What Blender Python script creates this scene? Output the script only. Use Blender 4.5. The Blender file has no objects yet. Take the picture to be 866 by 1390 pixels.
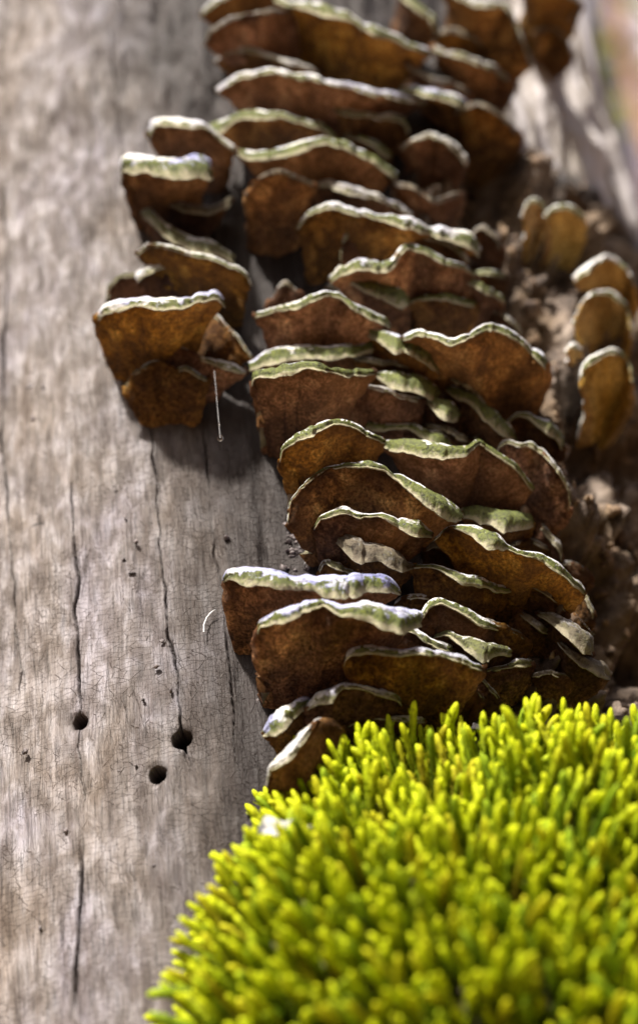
import bpy, math, random
import numpy as np
from mathutils import Vector

random.seed(7)
RNG = np.random.default_rng(7)
R_ = math.radians
SC = bpy.context.scene
COL = SC.collection

# ------------------------------------------------------------------ camera
TR = 0.163                     # trunk radius (m)
DH = 0.41                      # level distance camera - bark-less surface
CAM_Z = 0.34
PITCH, YAW, ROLL, VFOV = R_(35), R_(2.6), R_(7), R_(30)
PW, PH = 866.0, 1390.0         # size of the photograph that was measured
CAM = np.array([0.0, -(TR + DH), CAM_Z])
FWD = np.array([math.sin(YAW) * math.cos(PITCH), math.cos(YAW) * math.cos(PITCH), math.sin(PITCH)])
RT0 = np.array([math.cos(YAW), -math.sin(YAW), 0.0])
UP0 = np.cross(RT0, FWD)
RT = math.cos(ROLL) * RT0 - math.sin(ROLL) * UP0
UP = math.cos(ROLL) * UP0 + math.sin(ROLL) * RT0
FPX = (PH / 2) / math.tan(VFOV / 2)

cam = bpy.data.cameras.new('camera')
cam_o = bpy.data.objects.new('camera', cam)
COL.objects.link(cam_o)
from mathutils import Matrix
cam_o.matrix_world = Matrix(((RT[0], UP[0], -FWD[0], CAM[0]), (RT[1], UP[1], -FWD[1], CAM[1]),
                             (RT[2], UP[2], -FWD[2], CAM[2]), (0, 0, 0, 1)))
cam.sensor_fit = 'VERTICAL'
cam.sensor_height = 24
cam.lens = 12 / math.tan(VFOV / 2)
cam.clip_start = 0.01
cam.clip_end = 500
cam.dof.use_dof = True
cam.dof.focus_distance = 0.475
cam.dof.aperture_fstop = cam.lens / 11.0      # an 11 mm wide entrance pupil
SC.camera = cam_o

# ------------------------------------------------------------------ sky, sun, exposure
SUN_AZ, SUN_EL = R_(22), R_(46)   # azimuth to the left of the line from trunk to camera
sun_vec = Vector((-math.sin(SUN_AZ) * math.cos(SUN_EL), -math.cos(SUN_AZ) * math.cos(SUN_EL), math.sin(SUN_EL)))
world = bpy.data.worlds.new('World')
SC.world = world
world.use_nodes = True
wn = world.node_tree
sky = wn.nodes.new('ShaderNodeTexSky')
sky.sky_type = 'NISHITA'
sky.sun_disc = False
sky.sun_elevation = SUN_EL
sky.sun_rotation = math.atan2(sun_vec.x, sun_vec.y)
sky.dust_density = 6.0
bg = wn.nodes['Background']
bg.inputs['Strength'].default_value = 0.062
wn.links.new(sky.outputs[0], bg.inputs['Color'])
sun = bpy.data.lights.new('sun', 'SUN')
sun.energy = 5.0
sun.angle = R_(3.5)
sun.color = (1.0, 0.94, 0.85)
sun_o = bpy.data.objects.new('sun', sun)
COL.objects.link(sun_o)
sun_o.rotation_euler = sun_vec.to_track_quat('Z', 'Y').to_euler()
SC.view_settings.view_transform = 'Standard'
SC.view_settings.look = 'None'
SC.view_settings.gamma = 1.0
SC.view_settings.exposure = 1.2

# ------------------------------------------------------------------ helpers
def ray(px, py):
    d = FWD * FPX + RT * (px - PW / 2) - UP * (py - PH / 2)
    return d / np.linalg.norm(d)

def on_trunk(px, py, extra=0.0):
    """point where the sight line meets the upright cylinder of radius TR + extra"""
    d = ray(px, py)
    r = TR + extra
    a = d[0] ** 2 + d[1] ** 2
    b = CAM[0] * d[0] + CAM[1] * d[1]
    c = CAM[0] ** 2 + CAM[1] ** 2 - r * r
    disc = b * b - a * c
    t = (-b - math.sqrt(disc)) / a if disc > 0 else -b / a
    return CAM + d * t

def tz(px, py):
    p = on_trunk(px, py)
    return math.atan2(p[0], -p[1]), p[2]

def cyl(th, z, r):
    return np.array([r * math.sin(th), -r * math.cos(th), z])

def hash3(ix, iy, iz):
    n = (ix.astype(np.int64) * 374761393 + iy.astype(np.int64) * 668265263 + iz.astype(np.int64) * 2147483647) & 0xffffffff
    n = ((n ^ (n >> 13)) * 1274126177) & 0xffffffff
    n = ((n ^ (n >> 16)) * 2246822519) & 0xffffffff
    return ((n ^ (n >> 15)) & 0xffff) / 32767.5 - 1.0

def vnoise(x, y, z=0.0):
    x = np.asarray(x, float); y = np.asarray(y, float); z = np.asarray(z, float) + np.zeros_like(x)
    ix, iy, iz = np.floor(x), np.floor(y), np.floor(z)
    fx, fy, fz = x - ix, y - iy, z - iz
    ix, iy, iz = ix.astype(np.int64), iy.astype(np.int64), iz.astype(np.int64)
    fx, fy, fz = [f * f * f * (f * (f * 6 - 15) + 10) for f in (fx, fy, fz)]
    def h(a, b, c): return hash3(ix + a, iy + b, iz + c)
    x00 = h(0, 0, 0) * (1 - fx) + h(1, 0, 0) * fx
    x10 = h(0, 1, 0) * (1 - fx) + h(1, 1, 0) * fx
    x01 = h(0, 0, 1) * (1 - fx) + h(1, 0, 1) * fx
    x11 = h(0, 1, 1) * (1 - fx) + h(1, 1, 1) * fx
    return (x00 * (1 - fy) + x10 * fy) * (1 - fz) + (x01 * (1 - fy) + x11 * fy) * fz

def fbm(x, y, z=0.0, o=4):
    s, a = 0.0, 0.5
    for k in range(o):
        s = s + a * vnoise(x * 2 ** k + 17 * k, y * 2 ** k + 5 * k, np.asarray(z) * 2 ** k + 3 * k)
        a *= 0.5
    return s

def sstep(a, b, x):
    t = np.clip((x - a) / (b - a), 0, 1)
    return t * t * (3 - 2 * t)

def raw_mesh(name, verts, faces, uv=None, smooth=True):
    """verts (n,3); faces (m,k) int array with k = 3 or 4; uv (n,2) per vertex"""
    me = bpy.data.meshes.new(name)
    verts = np.asarray(verts, np.float32); faces = np.asarray(faces, np.int32)
    m, k = faces.shape
    me.vertices.add(len(verts)); me.vertices.foreach_set('co', verts.ravel())
    me.loops.add(m * k); me.loops.foreach_set('vertex_index', faces.ravel())
    me.polygons.add(m)
    me.polygons.foreach_set('loop_start', np.arange(0, m * k, k, dtype=np.int32))
    try:
        me.polygons.foreach_set('loop_total', np.full(m, k, np.int32))
    except Exception:
        pass
    if smooth:
        me.polygons.foreach_set('use_smooth', np.ones(m, bool))
    if uv is not None:
        l = me.uv_layers.new(name='UVMap')
        l.data.foreach_set('uv', np.asarray(uv, np.float32)[faces.ravel()].ravel())
    me.update(calc_edges=True)
    me.validate()
    return me

def link(name, me, mat=None, parent=None):
    o = bpy.data.objects.new(name, me)
    COL.objects.link(o)
    if mat is not None and me is not None and not me.materials:
        me.materials.append(mat)
    if parent is not None:
        o.parent = parent
    return o

def tag(o, label=None, cat=None, group=None, kind=None):
    if label: o['label'] = label
    if cat: o['category'] = cat
    if group: o['group'] = group
    if kind: o['kind'] = kind
    return o

def empty(name, loc):
    o = bpy.data.objects.new(name, None)
    o.empty_display_size = 0.01
    COL.objects.link(o)
    o.location = Vector(loc)
    return o

def grid_faces(nr, nc, off=0, flip=False):
    i, j = np.meshgrid(np.arange(nr - 1), np.arange(nc - 1), indexing='ij')
    a = (i * nc + j).ravel() + off
    f = np.stack([a, a + 1, a + nc + 1, a + nc], 1)
    return f[:, ::-1] if flip else f

def tube(path, radii, sides=8, cap=True):
    path = np.asarray(path, float); n = len(path)
    tan = np.gradient(path, axis=0); tan /= np.linalg.norm(tan, axis=1)[:, None] + 1e-12
    ref = np.array([0.31, 0.92, 0.13])
    V = []
    for p, t, r in zip(path, tan, radii):
        a = np.cross(t, ref); a /= np.linalg.norm(a); b = np.cross(t, a)
        ang = np.linspace(0, 2 * math.pi, sides, endpoint=False)
        V.append(p + r * (np.cos(ang)[:, None] * a + np.sin(ang)[:, None] * b))
    V = np.concatenate(V)
    F = []
    for i in range(n - 1):
        for j in range(sides):
            k = (j + 1) % sides
            F.append((i * sides + j, i * sides + k, (i + 1) * sides + k, (i + 1) * sides + j))
    return V, np.array(F)

# ------------------------------------------------------------------ materials
class N:
    def __init__(s, name):
        s.m = bpy.data.materials.new(name); s.m.use_nodes = True
        s.t = s.m.node_tree; s.b = s.t.nodes['Principled BSDF']; s.out = s.t.nodes['Material Output']
    def n(s, typ, **kw):
        o = s.t.nodes.new(typ)
        for k, v in kw.items():
            if k.startswith('i_'):
                key = k[2:]
                o.inputs[int(key) if key.isdigit() else key].default_value = v
            else: setattr(o, k, v)
        return o
    def l(s, a, b): s.t.links.new(a, b)
    def ramp(s, fac, stops, interp='LINEAR'):
        r = s.n('ShaderNodeValToRGB'); r.color_ramp.interpolation = interp
        e = r.color_ramp.elements
        while len(e) < len(stops): e.new(0.5)
        for q, (p, c) in zip(e, stops):
            q.position = p; q.color = (c, c, c, 1) if isinstance(c, (int, float)) else (*c, 1)
        s.l(fac, r.inputs[0]); return r.outputs[0]
    def mix(s, fac, a, b, mode='MIX'):
        x = s.n('ShaderNodeMix', data_type='RGBA', blend_type=mode)
        for v, i in ((fac, 0), (a, 6), (b, 7)):
            if hasattr(v, 'is_output'): s.l(v, x.inputs[i])
            elif isinstance(v, (int, float)): x.inputs[i].default_value = v if i == 0 else (v, v, v, 1)
            else: x.inputs[i].default_value = (*v, 1)
        return x.outputs[2]
    def math(s, op, a, b=0.0, clamp=False):
        x = s.n('ShaderNodeMath', operation=op, use_clamp=clamp)
        for v, i in ((a, 0), (b, 1)):
            if hasattr(v, 'is_output'): s.l(v, x.inputs[i])
            else: x.inputs[i].default_value = v
        return x.outputs[0]
    def mapping(s, src, scale, loc=(0, 0, 0)):
        x = s.n('ShaderNodeMapping'); x.inputs['Scale'].default_value = scale; x.inputs['Location'].default_value = loc
        s.l(src, x.inputs[0]); return x.outputs[0]
    def noise(s, vec, scale, detail=4, rough=0.55, dist=0.0):
        x = s.n('ShaderNodeTexNoise', i_Scale=scale, i_Detail=detail, i_Roughness=rough, i_Distortion=dist)
        s.l(vec, x.inputs['Vector']); return x.outputs['Fac']
    def bump(s, h, dist, strength=1.0, prev=None):
        x = s.n('ShaderNodeBump', i_Strength=strength, i_Distance=dist)
        s.l(h, x.inputs['Height'])
        if prev is not None: s.l(prev, x.inputs['Normal'])
        return x.outputs[0]

def mat_wood():
    s = N('weathered_wood')
    uv = s.n('ShaderNodeTexCoord').outputs['UV']         # centimetres: arc length, height
    big = s.noise(s.mapping(uv, (0.35, 0.16, 1)), 1.0, 4, 0.6, 0.5)
    streak = s.noise(s.mapping(uv, (2.6, 0.22, 1)), 1.0, 5, 0.6, 0.35)
    grain = s.noise(s.mapping(uv, (16, 1.1, 1)), 1.0, 5, 0.65, 0.3)
    mottle = s.noise(s.mapping(uv, (1.3, 0.65, 1)), 1.5, 6, 0.60, 0.4)
    fine = s.noise(s.mapping(uv, (40, 14, 1)), 1.0, 3, 0.6)
    base = s.ramp(mottle, [(0.34, (0.14, 0.121, 0.113)), (0.48, (0.215, 0.196, 0.192)), (0.62, (0.36, 0.347, 0.366))])
    st = s.ramp(streak, [(0.32, (0.42, 0.37, 0.34)), (0.5, (0.86, 0.83, 0.80)), (0.68, (1.0, 1.0, 1.0))])
    c = s.mix(0.85, base, st, 'MULTIPLY')
    tint = s.ramp(big, [(0.35, (0.86, 0.75, 0.62)), (0.5, (0.95, 0.92, 0.90)), (0.65, (0.92, 0.90, 1.0))])
    c = s.mix(0.8, c, tint, 'MULTIPLY')
    gr = s.ramp(grain, [(0.36, 0.25), (0.52, 0.95), (1.0, 1.0)])
    c = s.mix(0.7, c, gr, 'MULTIPLY')
    # cross checks: a net of hairline cracks
    wob = s.n('ShaderNodeTexNoise', i_Scale=1.3, i_Detail=3.0)
    s.l(s.mapping(uv, (1.2, 1.2, 1)), wob.inputs['Vector'])
    add = s.n('ShaderNodeVectorMath', operation='MULTIPLY_ADD')
    s.l(wob.outputs['Color'], add.inputs[0]); add.inputs[1].default_value = (0.16, 0.14, 0); s.l(uv, add.inputs[2])
    def net(sx, sy, w):
        v = s.n('ShaderNodeTexVoronoi', feature='DISTANCE_TO_EDGE', i_Scale=1.0, i_Randomness=1.0)
        v.voronoi_dimensions = '2D'
        s.l(s.mapping(add.outputs[0], (sx, sy, 1)), v.inputs['Vector'])
        return s.ramp(v.outputs['Distance'], [(0.0, 0.0), (w, 1.0)])
    chk1 = net(1.9, 6.8, 0.034)
    chk2 = net(10.0, 1.1, 0.055)
    mask = s.ramp(s.noise(s.mapping(uv, (0.5, 0.5, 1), (3, 8, 0)), 1.0, 3), [(0.40, 0.0), (0.60, 1.0)])
    mask2 = s.ramp(s.noise(s.mapping(uv, (0.9, 0.6, 1), (13, 2, 0)), 1.0, 3), [(0.40, 0.0), (0.60, 1.0)])
    m1 = s.mix(mask, 1.0, chk1)
    m2 = s.mix(s.math('MULTIPLY', mask2, 0.45), 1.0, chk2)
    net_all = s.mix(1.0, m1, m2, 'MULTIPLY')
    c = s.mix(s.math('MULTIPLY', s.math('SUBTRACT', 1.0, net_all), 0.75), c, (0.07, 0.05, 0.04))
    # dark stains plus painted shade by the fungi, stains at cracks and bore holes (stored with the surface)
    at = s.n('ShaderNodeAttribute', attribute_name='stain_shade').outputs['Fac']
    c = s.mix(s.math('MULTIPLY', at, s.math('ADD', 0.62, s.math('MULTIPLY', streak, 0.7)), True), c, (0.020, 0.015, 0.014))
    pale = s.n('ShaderNodeAttribute', attribute_name='pale').outputs['Fac']
    pc = s.ramp(s.noise(s.mapping(uv, (1.6, 0.06, 1)), 1.0, 3), [(0.38, (0.27, 0.23, 0.18)), (0.60, (0.56, 0.53, 0.55))])
    c = s.mix(pale, c, pc)
    s.l(c, s.b.inputs['Base Color'])
    s.l(s.ramp(mottle, [(0.3, 0.62), (0.7, 0.46)]), s.b.inputs['Roughness'])
    s.b.inputs['Specular IOR Level'].default_value = 0.2
    n1 = s.bump(net_all, 0.0006, 0.8)
    n2 = s.bump(grain, 0.0007, 0.7, n1)
    n3 = s.bump(fine, 0.00025, 0.5, n2)
    n4 = s.bump(mottle, 0.0010, 0.6, n3)
    s.l(n4, s.b.inputs['Normal'])
    return s.m

def mat_rotten():
    s = N('rotten_wood')
    oc = s.n('ShaderNodeTexCoord').outputs['Object']
    a = s.noise(oc, 95, 6, 0.65, 0.4); b = s.noise(oc, 420, 4, 0.6); g = s.noise(oc, 45, 3, 0.5)
    c = s.ramp(a, [(0.36, (0.022, 0.014, 0.010)), (0.47, (0.065, 0.047, 0.036)), (0.56, (0.125, 0.094, 0.074)), (0.68, (0.24, 0.195, 0.16))])
    c = s.mix(s.ramp(g, [(0.45, 0.0), (0.62, 0.55)]), c, (0.12, 0.075, 0.035))
    s.l(c, s.b.inputs['Base Color'])
    s.b.inputs['Roughness'].default_value = 0.75
    s.b.inputs['Specular IOR Level'].default_value = 0.3
    s.l(s.bump(b, 0.001, 0.8, s.bump(a, 0.002, 0.8)), s.b.inputs['Normal'])
    return s.m

def mat_cap():
    s = N('fungus_cap')
    oc = s.n('ShaderNodeTexCoord').outputs['Object']
    uv = s.n('ShaderNodeTexCoord').outputs['UV']          # (along rim in cm, base 0 .. crest 1 .. edge 2)
    info = s.n('ShaderNodeObjectInfo')
    sep = s.n('ShaderNodeSeparateColor'); s.l(info.outputs['Color'], sep.inputs[0])
    green, blue, dark = sep.outputs[0], sep.outputs[1], sep.outputs[2]
    su = s.n('ShaderNodeSeparateXYZ'); s.l(uv, su.inputs[0])
    v = su.outputs[1]
    a = s.noise(oc, 260, 7, 0.68, 0.4); b = s.noise(oc, 1100, 4, 0.65); d = s.noise(oc, 95, 3, 0.5)
    strk = s.noise(s.mapping(uv, (5, 2.6, 1)), 1.0, 5, 0.62, 0.4)
    zone = s.noise(s.mapping(uv, (0.5, 7, 1)), 1.0, 3, 0.5, 0.3)
    grey = s.ramp(zone, [(0.35, (0.50, 0.47, 0.40)), (0.47, (0.76, 0.75, 0.71)), (0.6, (0.86, 0.86, 0.85))])
    bl = s.ramp(zone, [(0.38, (0.18, 0.19, 0.36)), (0.6, (0.50, 0.52, 0.74))])
    c = s.mix(s.math('MULTIPLY', s.math('ADD', blue, 0.15), s.ramp(d, [(0.38, 0.0), (0.54, 1.0)]), True), grey, bl)
    gcol = s.ramp(b, [(0.35, (0.028, 0.037, 0.004)), (0.65, (0.13, 0.155, 0.012))])
    gf = s.math('ADD', s.math('SUBTRACT', s.math('MULTIPLY', a, 2.6), 1.3), s.math('MULTIPLY', s.math('SUBTRACT', v, 1.40), 1.3))
    gf = s.math('ADD', gf, s.math('MULTIPLY', s.math('SUBTRACT', green, 0.45), 1.3))
    gf = s.ramp(gf, [(0.02, 0.0), (0.16, 0.95)])
    c = s.mix(gf, c, gcol)
    dk = s.ramp(a, [(0.35, (0.035, 0.028, 0.02)), (0.65, (0.17, 0.14, 0.10))])
    c = s.mix(s.math('MULTIPLY', dark, s.ramp(strk, [(0.35, 1.5), (0.7, 0.9)]), True), c, dk)
    spots = s.ramp(s.math('MULTIPLY', b, s.math('ADD', a, 0.5)), [(0.36, 0.40), (0.43, 1.0)])
    c = s.mix(1.0, c, spots, 'MULTIPLY')
    # worn pale edge, brown just before it
    edge = s.ramp(s.math('ADD', v, s.math('MULTIPLY', s.math('SUBTRACT', strk, 0.5), 0.5)), [(0.80, 0.0), (0.97, 1.0)])
    # ramp input is clamped to 0..1, so scale v (0..2) first
    e2 = s.math('MULTIPLY', s.math('ADD', v, s.math('MULTIPLY', s.math('SUBTRACT', strk, 0.5), 0.6)), 0.5)
    ef = s.ramp(e2, [(0.90, 0.0), (0.98, 0.6)])
    c = s.mix(s.math('MULTIPLY', ef, s.math('SUBTRACT', 1.0, s.math('MULTIPLY', dark, 0.7))), c, (0.52, 0.46, 0.34))
    s.l(c, s.b.inputs['Base Color'])
    s.b.inputs['Roughness'].default_value = 0.65
    s.b.inputs['Specular IOR Level'].default_value = 0.2
    n1 = s.bump(b, 0.0007, 0.7)
    n2 = s.bump(strk, 0.0006, 0.35, n1)
    n3 = s.bump(a, 0.0010, 0.6, n2)
    s.l(n3, s.b.inputs['Normal'])
    tr = s.n('ShaderNodeBsdfTranslucent'); s.l(s.mix(0.35, c, (0.85, 0.50, 0.20)), tr.inputs['Color'])
    mx = s.n('ShaderNodeMixShader', i_0=0.20)
    s.l(s.b.outputs[0], mx.inputs[1]); s.l(tr.outputs[0], mx.inputs[2]); s.l(mx.outputs[0], s.out.inputs[0])
    return s.m

def mat_pore(tan=False):
    s = N('fungus_pores_tan' if tan else 'fungus_pores')
    oc = s.n('ShaderNodeTexCoord').outputs['Object']
    uv = s.n('ShaderNodeTexCoord').outputs['UV']
    info = s.n('ShaderNodeObjectInfo')
    a = s.noise(oc, 150, 7, 0.70, 0.5); b = s.noise(oc, 1150, 4, 0.65); d = s.noise(oc, 50, 3, 0.5)
    rad = s.noise(s.mapping(uv, (5, 0.7, 1)), 1.0, 4, 0.6, 0.2)
    if tan:
        c = s.ramp(a, [(0.30, (0.34, 0.20, 0.06)), (0.5, (0.66, 0.44, 0.16)), (0.70, (0.80, 0.60, 0.27))])
    else:
        c = s.ramp(a, [(0.30, (0.022, 0.011, 0.007)), (0.43, (0.12, 0.055, 0.024)), (0.53, (0.33, 0.155, 0.058)), (0.66, (0.58, 0.34, 0.14))])
        c = s.mix(s.ramp(d, [(0.42, 0.0), (0.58, 0.75)]), c, (0.085, 0.042, 0.022))
    rr = s.ramp(rad, [(0.3, 0.55), (0.6, 1.0)])
    c = s.mix(0.6, c, rr, 'MULTIPLY')
    c = s.mix(0.8, c, s.ramp(b, [(0.38, 0.15), (0.52, 0.9), (0.64, 1.6)]), 'MULTIPLY')
    hv = s.n('ShaderNodeHueSaturation')
    r2 = s.math('FRACT', s.math('MULTIPLY', info.outputs['Random'], 7.31))
    s.l(s.math('ADD', 0.497 if tan else 0.490, s.math('MULTIPLY', r2, 0.006 if tan else 0.025)), hv.inputs['Hue']); s.l(s.math('ADD', 0.86, s.math('MULTIPLY', r2, 0.30)), hv.inputs['Saturation'])
    s.l(c, hv.inputs['Color'])
    s.l(s.math('ADD', 0.9 if tan else 0.62, s.math('MULTIPLY', info.outputs['Random'], 0.2 if tan else 1.05)), hv.inputs['Value'])
    s.l(hv.outputs[0], s.b.inputs['Base Color'])
    s.b.inputs['Roughness'].default_value = 0.8
    s.b.inputs['Specular IOR Level'].default_value = 0.2
    s.l(s.bump(b, 0.0011, 1.0, s.bump(a, 0.0030, 0.8, s.bump(rad, 0.0008, 0.25))), s.b.inputs['Normal'])
    tr = s.n('ShaderNodeBsdfTranslucent'); s.l(s.mix(0.30, hv.outputs[0], (0.85, 0.42, 0.15)), tr.inputs['Color'])
    mx = s.n('ShaderNodeMixShader')
    suv = s.n('ShaderNodeSeparateXYZ'); s.l(uv, suv.inputs[0])
    s.l(s.ramp(s.math('MULTIPLY', suv.outputs[1], 0.5), [(0.18, 0.04), (0.42, 0.46), (0.60, 0.46)]), mx.inputs[0])   # flesh is thick near the foot
    s.l(s.b.outputs[0], mx.inputs[1]); s.l(tr.outputs[0], mx.inputs[2]); s.l(mx.outputs[0], s.out.inputs[0])
    return s.m

def mat_moss():
    s = N('moss')
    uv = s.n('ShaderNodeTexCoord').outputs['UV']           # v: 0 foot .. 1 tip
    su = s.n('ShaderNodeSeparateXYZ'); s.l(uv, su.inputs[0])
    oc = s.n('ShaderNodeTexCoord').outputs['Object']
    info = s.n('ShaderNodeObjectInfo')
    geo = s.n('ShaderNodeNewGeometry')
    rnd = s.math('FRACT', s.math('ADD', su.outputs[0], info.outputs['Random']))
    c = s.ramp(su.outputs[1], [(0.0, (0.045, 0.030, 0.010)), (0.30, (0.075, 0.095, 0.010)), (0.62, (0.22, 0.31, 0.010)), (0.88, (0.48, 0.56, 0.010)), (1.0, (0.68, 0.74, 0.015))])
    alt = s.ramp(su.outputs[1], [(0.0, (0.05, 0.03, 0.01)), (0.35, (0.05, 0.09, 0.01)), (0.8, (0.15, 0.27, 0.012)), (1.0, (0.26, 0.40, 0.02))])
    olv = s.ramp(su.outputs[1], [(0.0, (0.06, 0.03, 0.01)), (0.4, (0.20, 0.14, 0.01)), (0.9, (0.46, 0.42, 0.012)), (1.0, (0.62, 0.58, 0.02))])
    c = s.mix(s.ramp(rnd, [(0.76, 0.0), (0.95, 0.8)]), c, alt)
    c = s.mix(s.ramp(rnd, [(0.05, 0.8), (0.25, 0.0)]), c, olv)
    c = s.mix(1.0, c, s.ramp(s.noise(geo.outputs['Position'], 900, 3, 0.6), [(0.35, 0.55), (0.6, 1.1)]), 'MULTIPLY')
    c = s.mix(s.ramp(s.noise(geo.outputs['Position'], 70, 2, 0.5), [(0.58, 0.0), (0.75, 0.35)]), c, (0.20, 0.15, 0.012))
    s.l(c, s.b.inputs['Base Color'])
    s.b.inputs['Roughness'].default_value = 0.6
    s.b.inputs['Specular IOR Level'].default_value = 0.15
    tr = s.n('ShaderNodeBsdfTranslucent'); s.l(s.mix(1.0, c, (1.0, 1.0, 0.5), 'MULTIPLY'), tr.inputs['Color'])
    mx = s.n('ShaderNodeMixShader', i_0=0.35)
    s.l(s.b.outputs[0], mx.inputs[1]); s.l(tr.outputs[0], mx.inputs[2]); s.l(mx.outputs[0], s.out.inputs[0])
    return s.m

def mat_plain(name, stops, scale=60, rough=0.7, bumpd=0.001, detail=5):
    s = N(name)
    oc = s.n('ShaderNodeTexCoord').outputs['Object']
    a = s.noise(oc, scale, detail, 0.6, 0.2)
    s.l(s.ramp(a, stops), s.b.inputs['Base Color'])
    s.b.inputs['Roughness'].default_value = rough
    s.l(s.bump(a, bumpd, 0.8), s.b.inputs['Normal'])
    return s.m

M_WOOD, M_ROT, M_CAP, M_PORE, M_TAN, M_MOSS = mat_wood(), mat_rotten(), mat_cap(), mat_pore(), mat_pore(True), mat_moss()
M_LITTER = mat_plain('leaf_litter', [(0.3, (0.05, 0.028, 0.014)), (0.5, (0.12, 0.068, 0.032)), (0.7, (0.22, 0.13, 0.06))], 9, 0.85, 0.02)
M_BARK = mat_plain('young_bark', [(0.3, (0.13, 0.07, 0.05)), (0.7, (0.30, 0.17, 0.13))], 30, 0.8, 0.004)
M_PALE = mat_plain('pale_bark', [(0.35, (0.38, 0.34, 0.42)), (0.65, (0.58, 0.54, 0.64))], 12, 0.7, 0.003)
M_CRUMB = mat_plain('rotten_crumbs', [(0.35, (0.05, 0.03, 0.02)), (0.5, (0.13, 0.082, 0.048)), (0.65, (0.28, 0.195, 0.115))], 140, 0.8, 0.0008)
M_DEBRIS = mat_plain('debris', [(0.35, (0.02, 0.016, 0.018)), (0.65, (0.16, 0.13, 0.13))], 300, 0.6, 0.0005)
M_PEAT = mat_plain('moss_peat', [(0.3, (0.02, 0.015, 0.006)), (0.7, (0.07, 0.06, 0.015))], 200, 0.9, 0.001)
M_LICHEN = mat_plain('lichen', [(0.40, (0.10, 0.10, 0.11)), (0.47, (0.62, 0.62, 0.63)), (0.7, (0.80, 0.80, 0.80))], 260, 0.7, 0.0006)
sn = N('spider_silk'); sn.b.inputs['Base Color'].default_value = (0.8, 0.8, 0.82, 1); sn.b.inputs['Roughness'].default_value = 0.3
sn.b.inputs['Alpha'].default_value = 0.55
M_SILK = sn.m
wn_ = N('water_drop'); wn_.b.inputs['Base Color'].default_value = (1, 1, 1, 1); wn_.b.inputs['Roughness'].default_value = 0.02
wn_.b.inputs['IOR'].default_value = 1.33; wn_.b.inputs['Transmission Weight'].default_value = 1.0
M_WATER = wn_.m
def mat_leaf():
    s = N('yellow_green_leaf')
    info = s.n('ShaderNodeNewGeometry')
    c = s.ramp(info.outputs['Random Per Island'], [(0.0, (0.16, 0.22, 0.03)), (0.6, (0.34, 0.36, 0.05)), (1.0, (0.50, 0.44, 0.08))])
    s.l(c, s.b.inputs['Base Color']); s.b.inputs['Roughness'].default_value = 0.5
    tr = s.n('ShaderNodeBsdfTranslucent'); s.l(c, tr.inputs['Color'])
    mx = s.n('ShaderNodeMixShader', i_0=0.45)
    s.l(s.b.outputs[0], mx.inputs[1]); s.l(tr.outputs[0], mx.inputs[2]); s.l(mx.outputs[0], s.out.inputs[0])
    return s.m
M_LEAF = mat_leaf()

# ------------------------------------------------------------------ ground
def build_ground():
    rr = np.concatenate([[0.0], np.geomspace(0.25, 220, 46)])
    aa = np.linspace(0, 2 * math.pi, 73)
    r, a = np.meshgrid(rr, aa, indexing='ij')
    x, y = r * np.cos(a), r * np.sin(a)
    z = 0.05 * fbm(x * 1.3, y * 1.3, 0, 4) * np.clip(r, 0, 1) + 0.25 * fbm(x * 0.1, y * 0.1, 4, 3) * np.clip(r / 10, 0, 4)
    z -= 0.02
    z += 0.75 * np.clip(-y - 1.1, 0, 40) * np.exp(-np.clip(-y - 1.1, 0, 400) / 60)     # unseen slope added behind the camera to block low sky light
    o = link('ground', raw_mesh('ground', np.stack([x, y, z], -1).reshape(-1, 3), grid_faces(len(rr), len(aa))), M_LITTER)
    tag(o, 'brown leaf litter covering the forest floor', 'ground', kind='structure')
build_ground()

# ------------------------------------------------------------------ the dead trunk
CRACKS = [  # polylines in photograph pixels, width mm, depth mm
    ([(6, 240), (4, 300), (9, 360), (6, 430), (2, 520), (1, 590), (6, 650), (9, 720), (14, 780), (20, 850), (26, 900), (22, 960)], 0.42, 3.2),
    ([(205, 560), (208, 610), (211, 650), (216, 720), (223, 790), (229, 862), (237, 895), (243, 950), (247, 1003), (262, 1060)], 0.40, 3.0),
    ([(98, 640), (101, 720), (104, 800), (104, 860), (108, 920), (110, 980), (114, 1040), (120, 1110)], 0.34, 2.6),
    ([(108, 1130), (112, 1200), (108, 1260), (106, 1330), (104, 1390)], 0.40, 1.8),
    ([(278, 560), (281, 640), (287, 715), (296, 770), (305, 850), (316, 960), (322, 1060)], 0.24, 1.6),
    ([(214, 1051), (220, 1120), (226, 1180)], 0.22, 1.2),
    ([(20, 705), (60, 707), (100, 708)], 0.16, 0.7),
    ([(150, 20), (155, 90), (165, 150)], 0.5, 1.2),
    ([(346, 980), (350, 1080), (345, 1180)], 0.22, 1.0),
]
HOLES = [((108, 980), 2.05), ((247, 1003), 2.55), ((214, 1051), 2.35)]

def fine_axis(a0, a1, segs, outer):
    """non-uniform coordinates: segs = [(start, end, step)], outer coarse steps"""
    out = [np.arange(a0, segs[0][0], outer)]
    for s, e, st in segs:
        out.append(np.arange(s, e, st))
    out.append(np.arange(segs[-1][1], a1 + outer * 0.5, outer))
    return np.concatenate(out)

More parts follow.
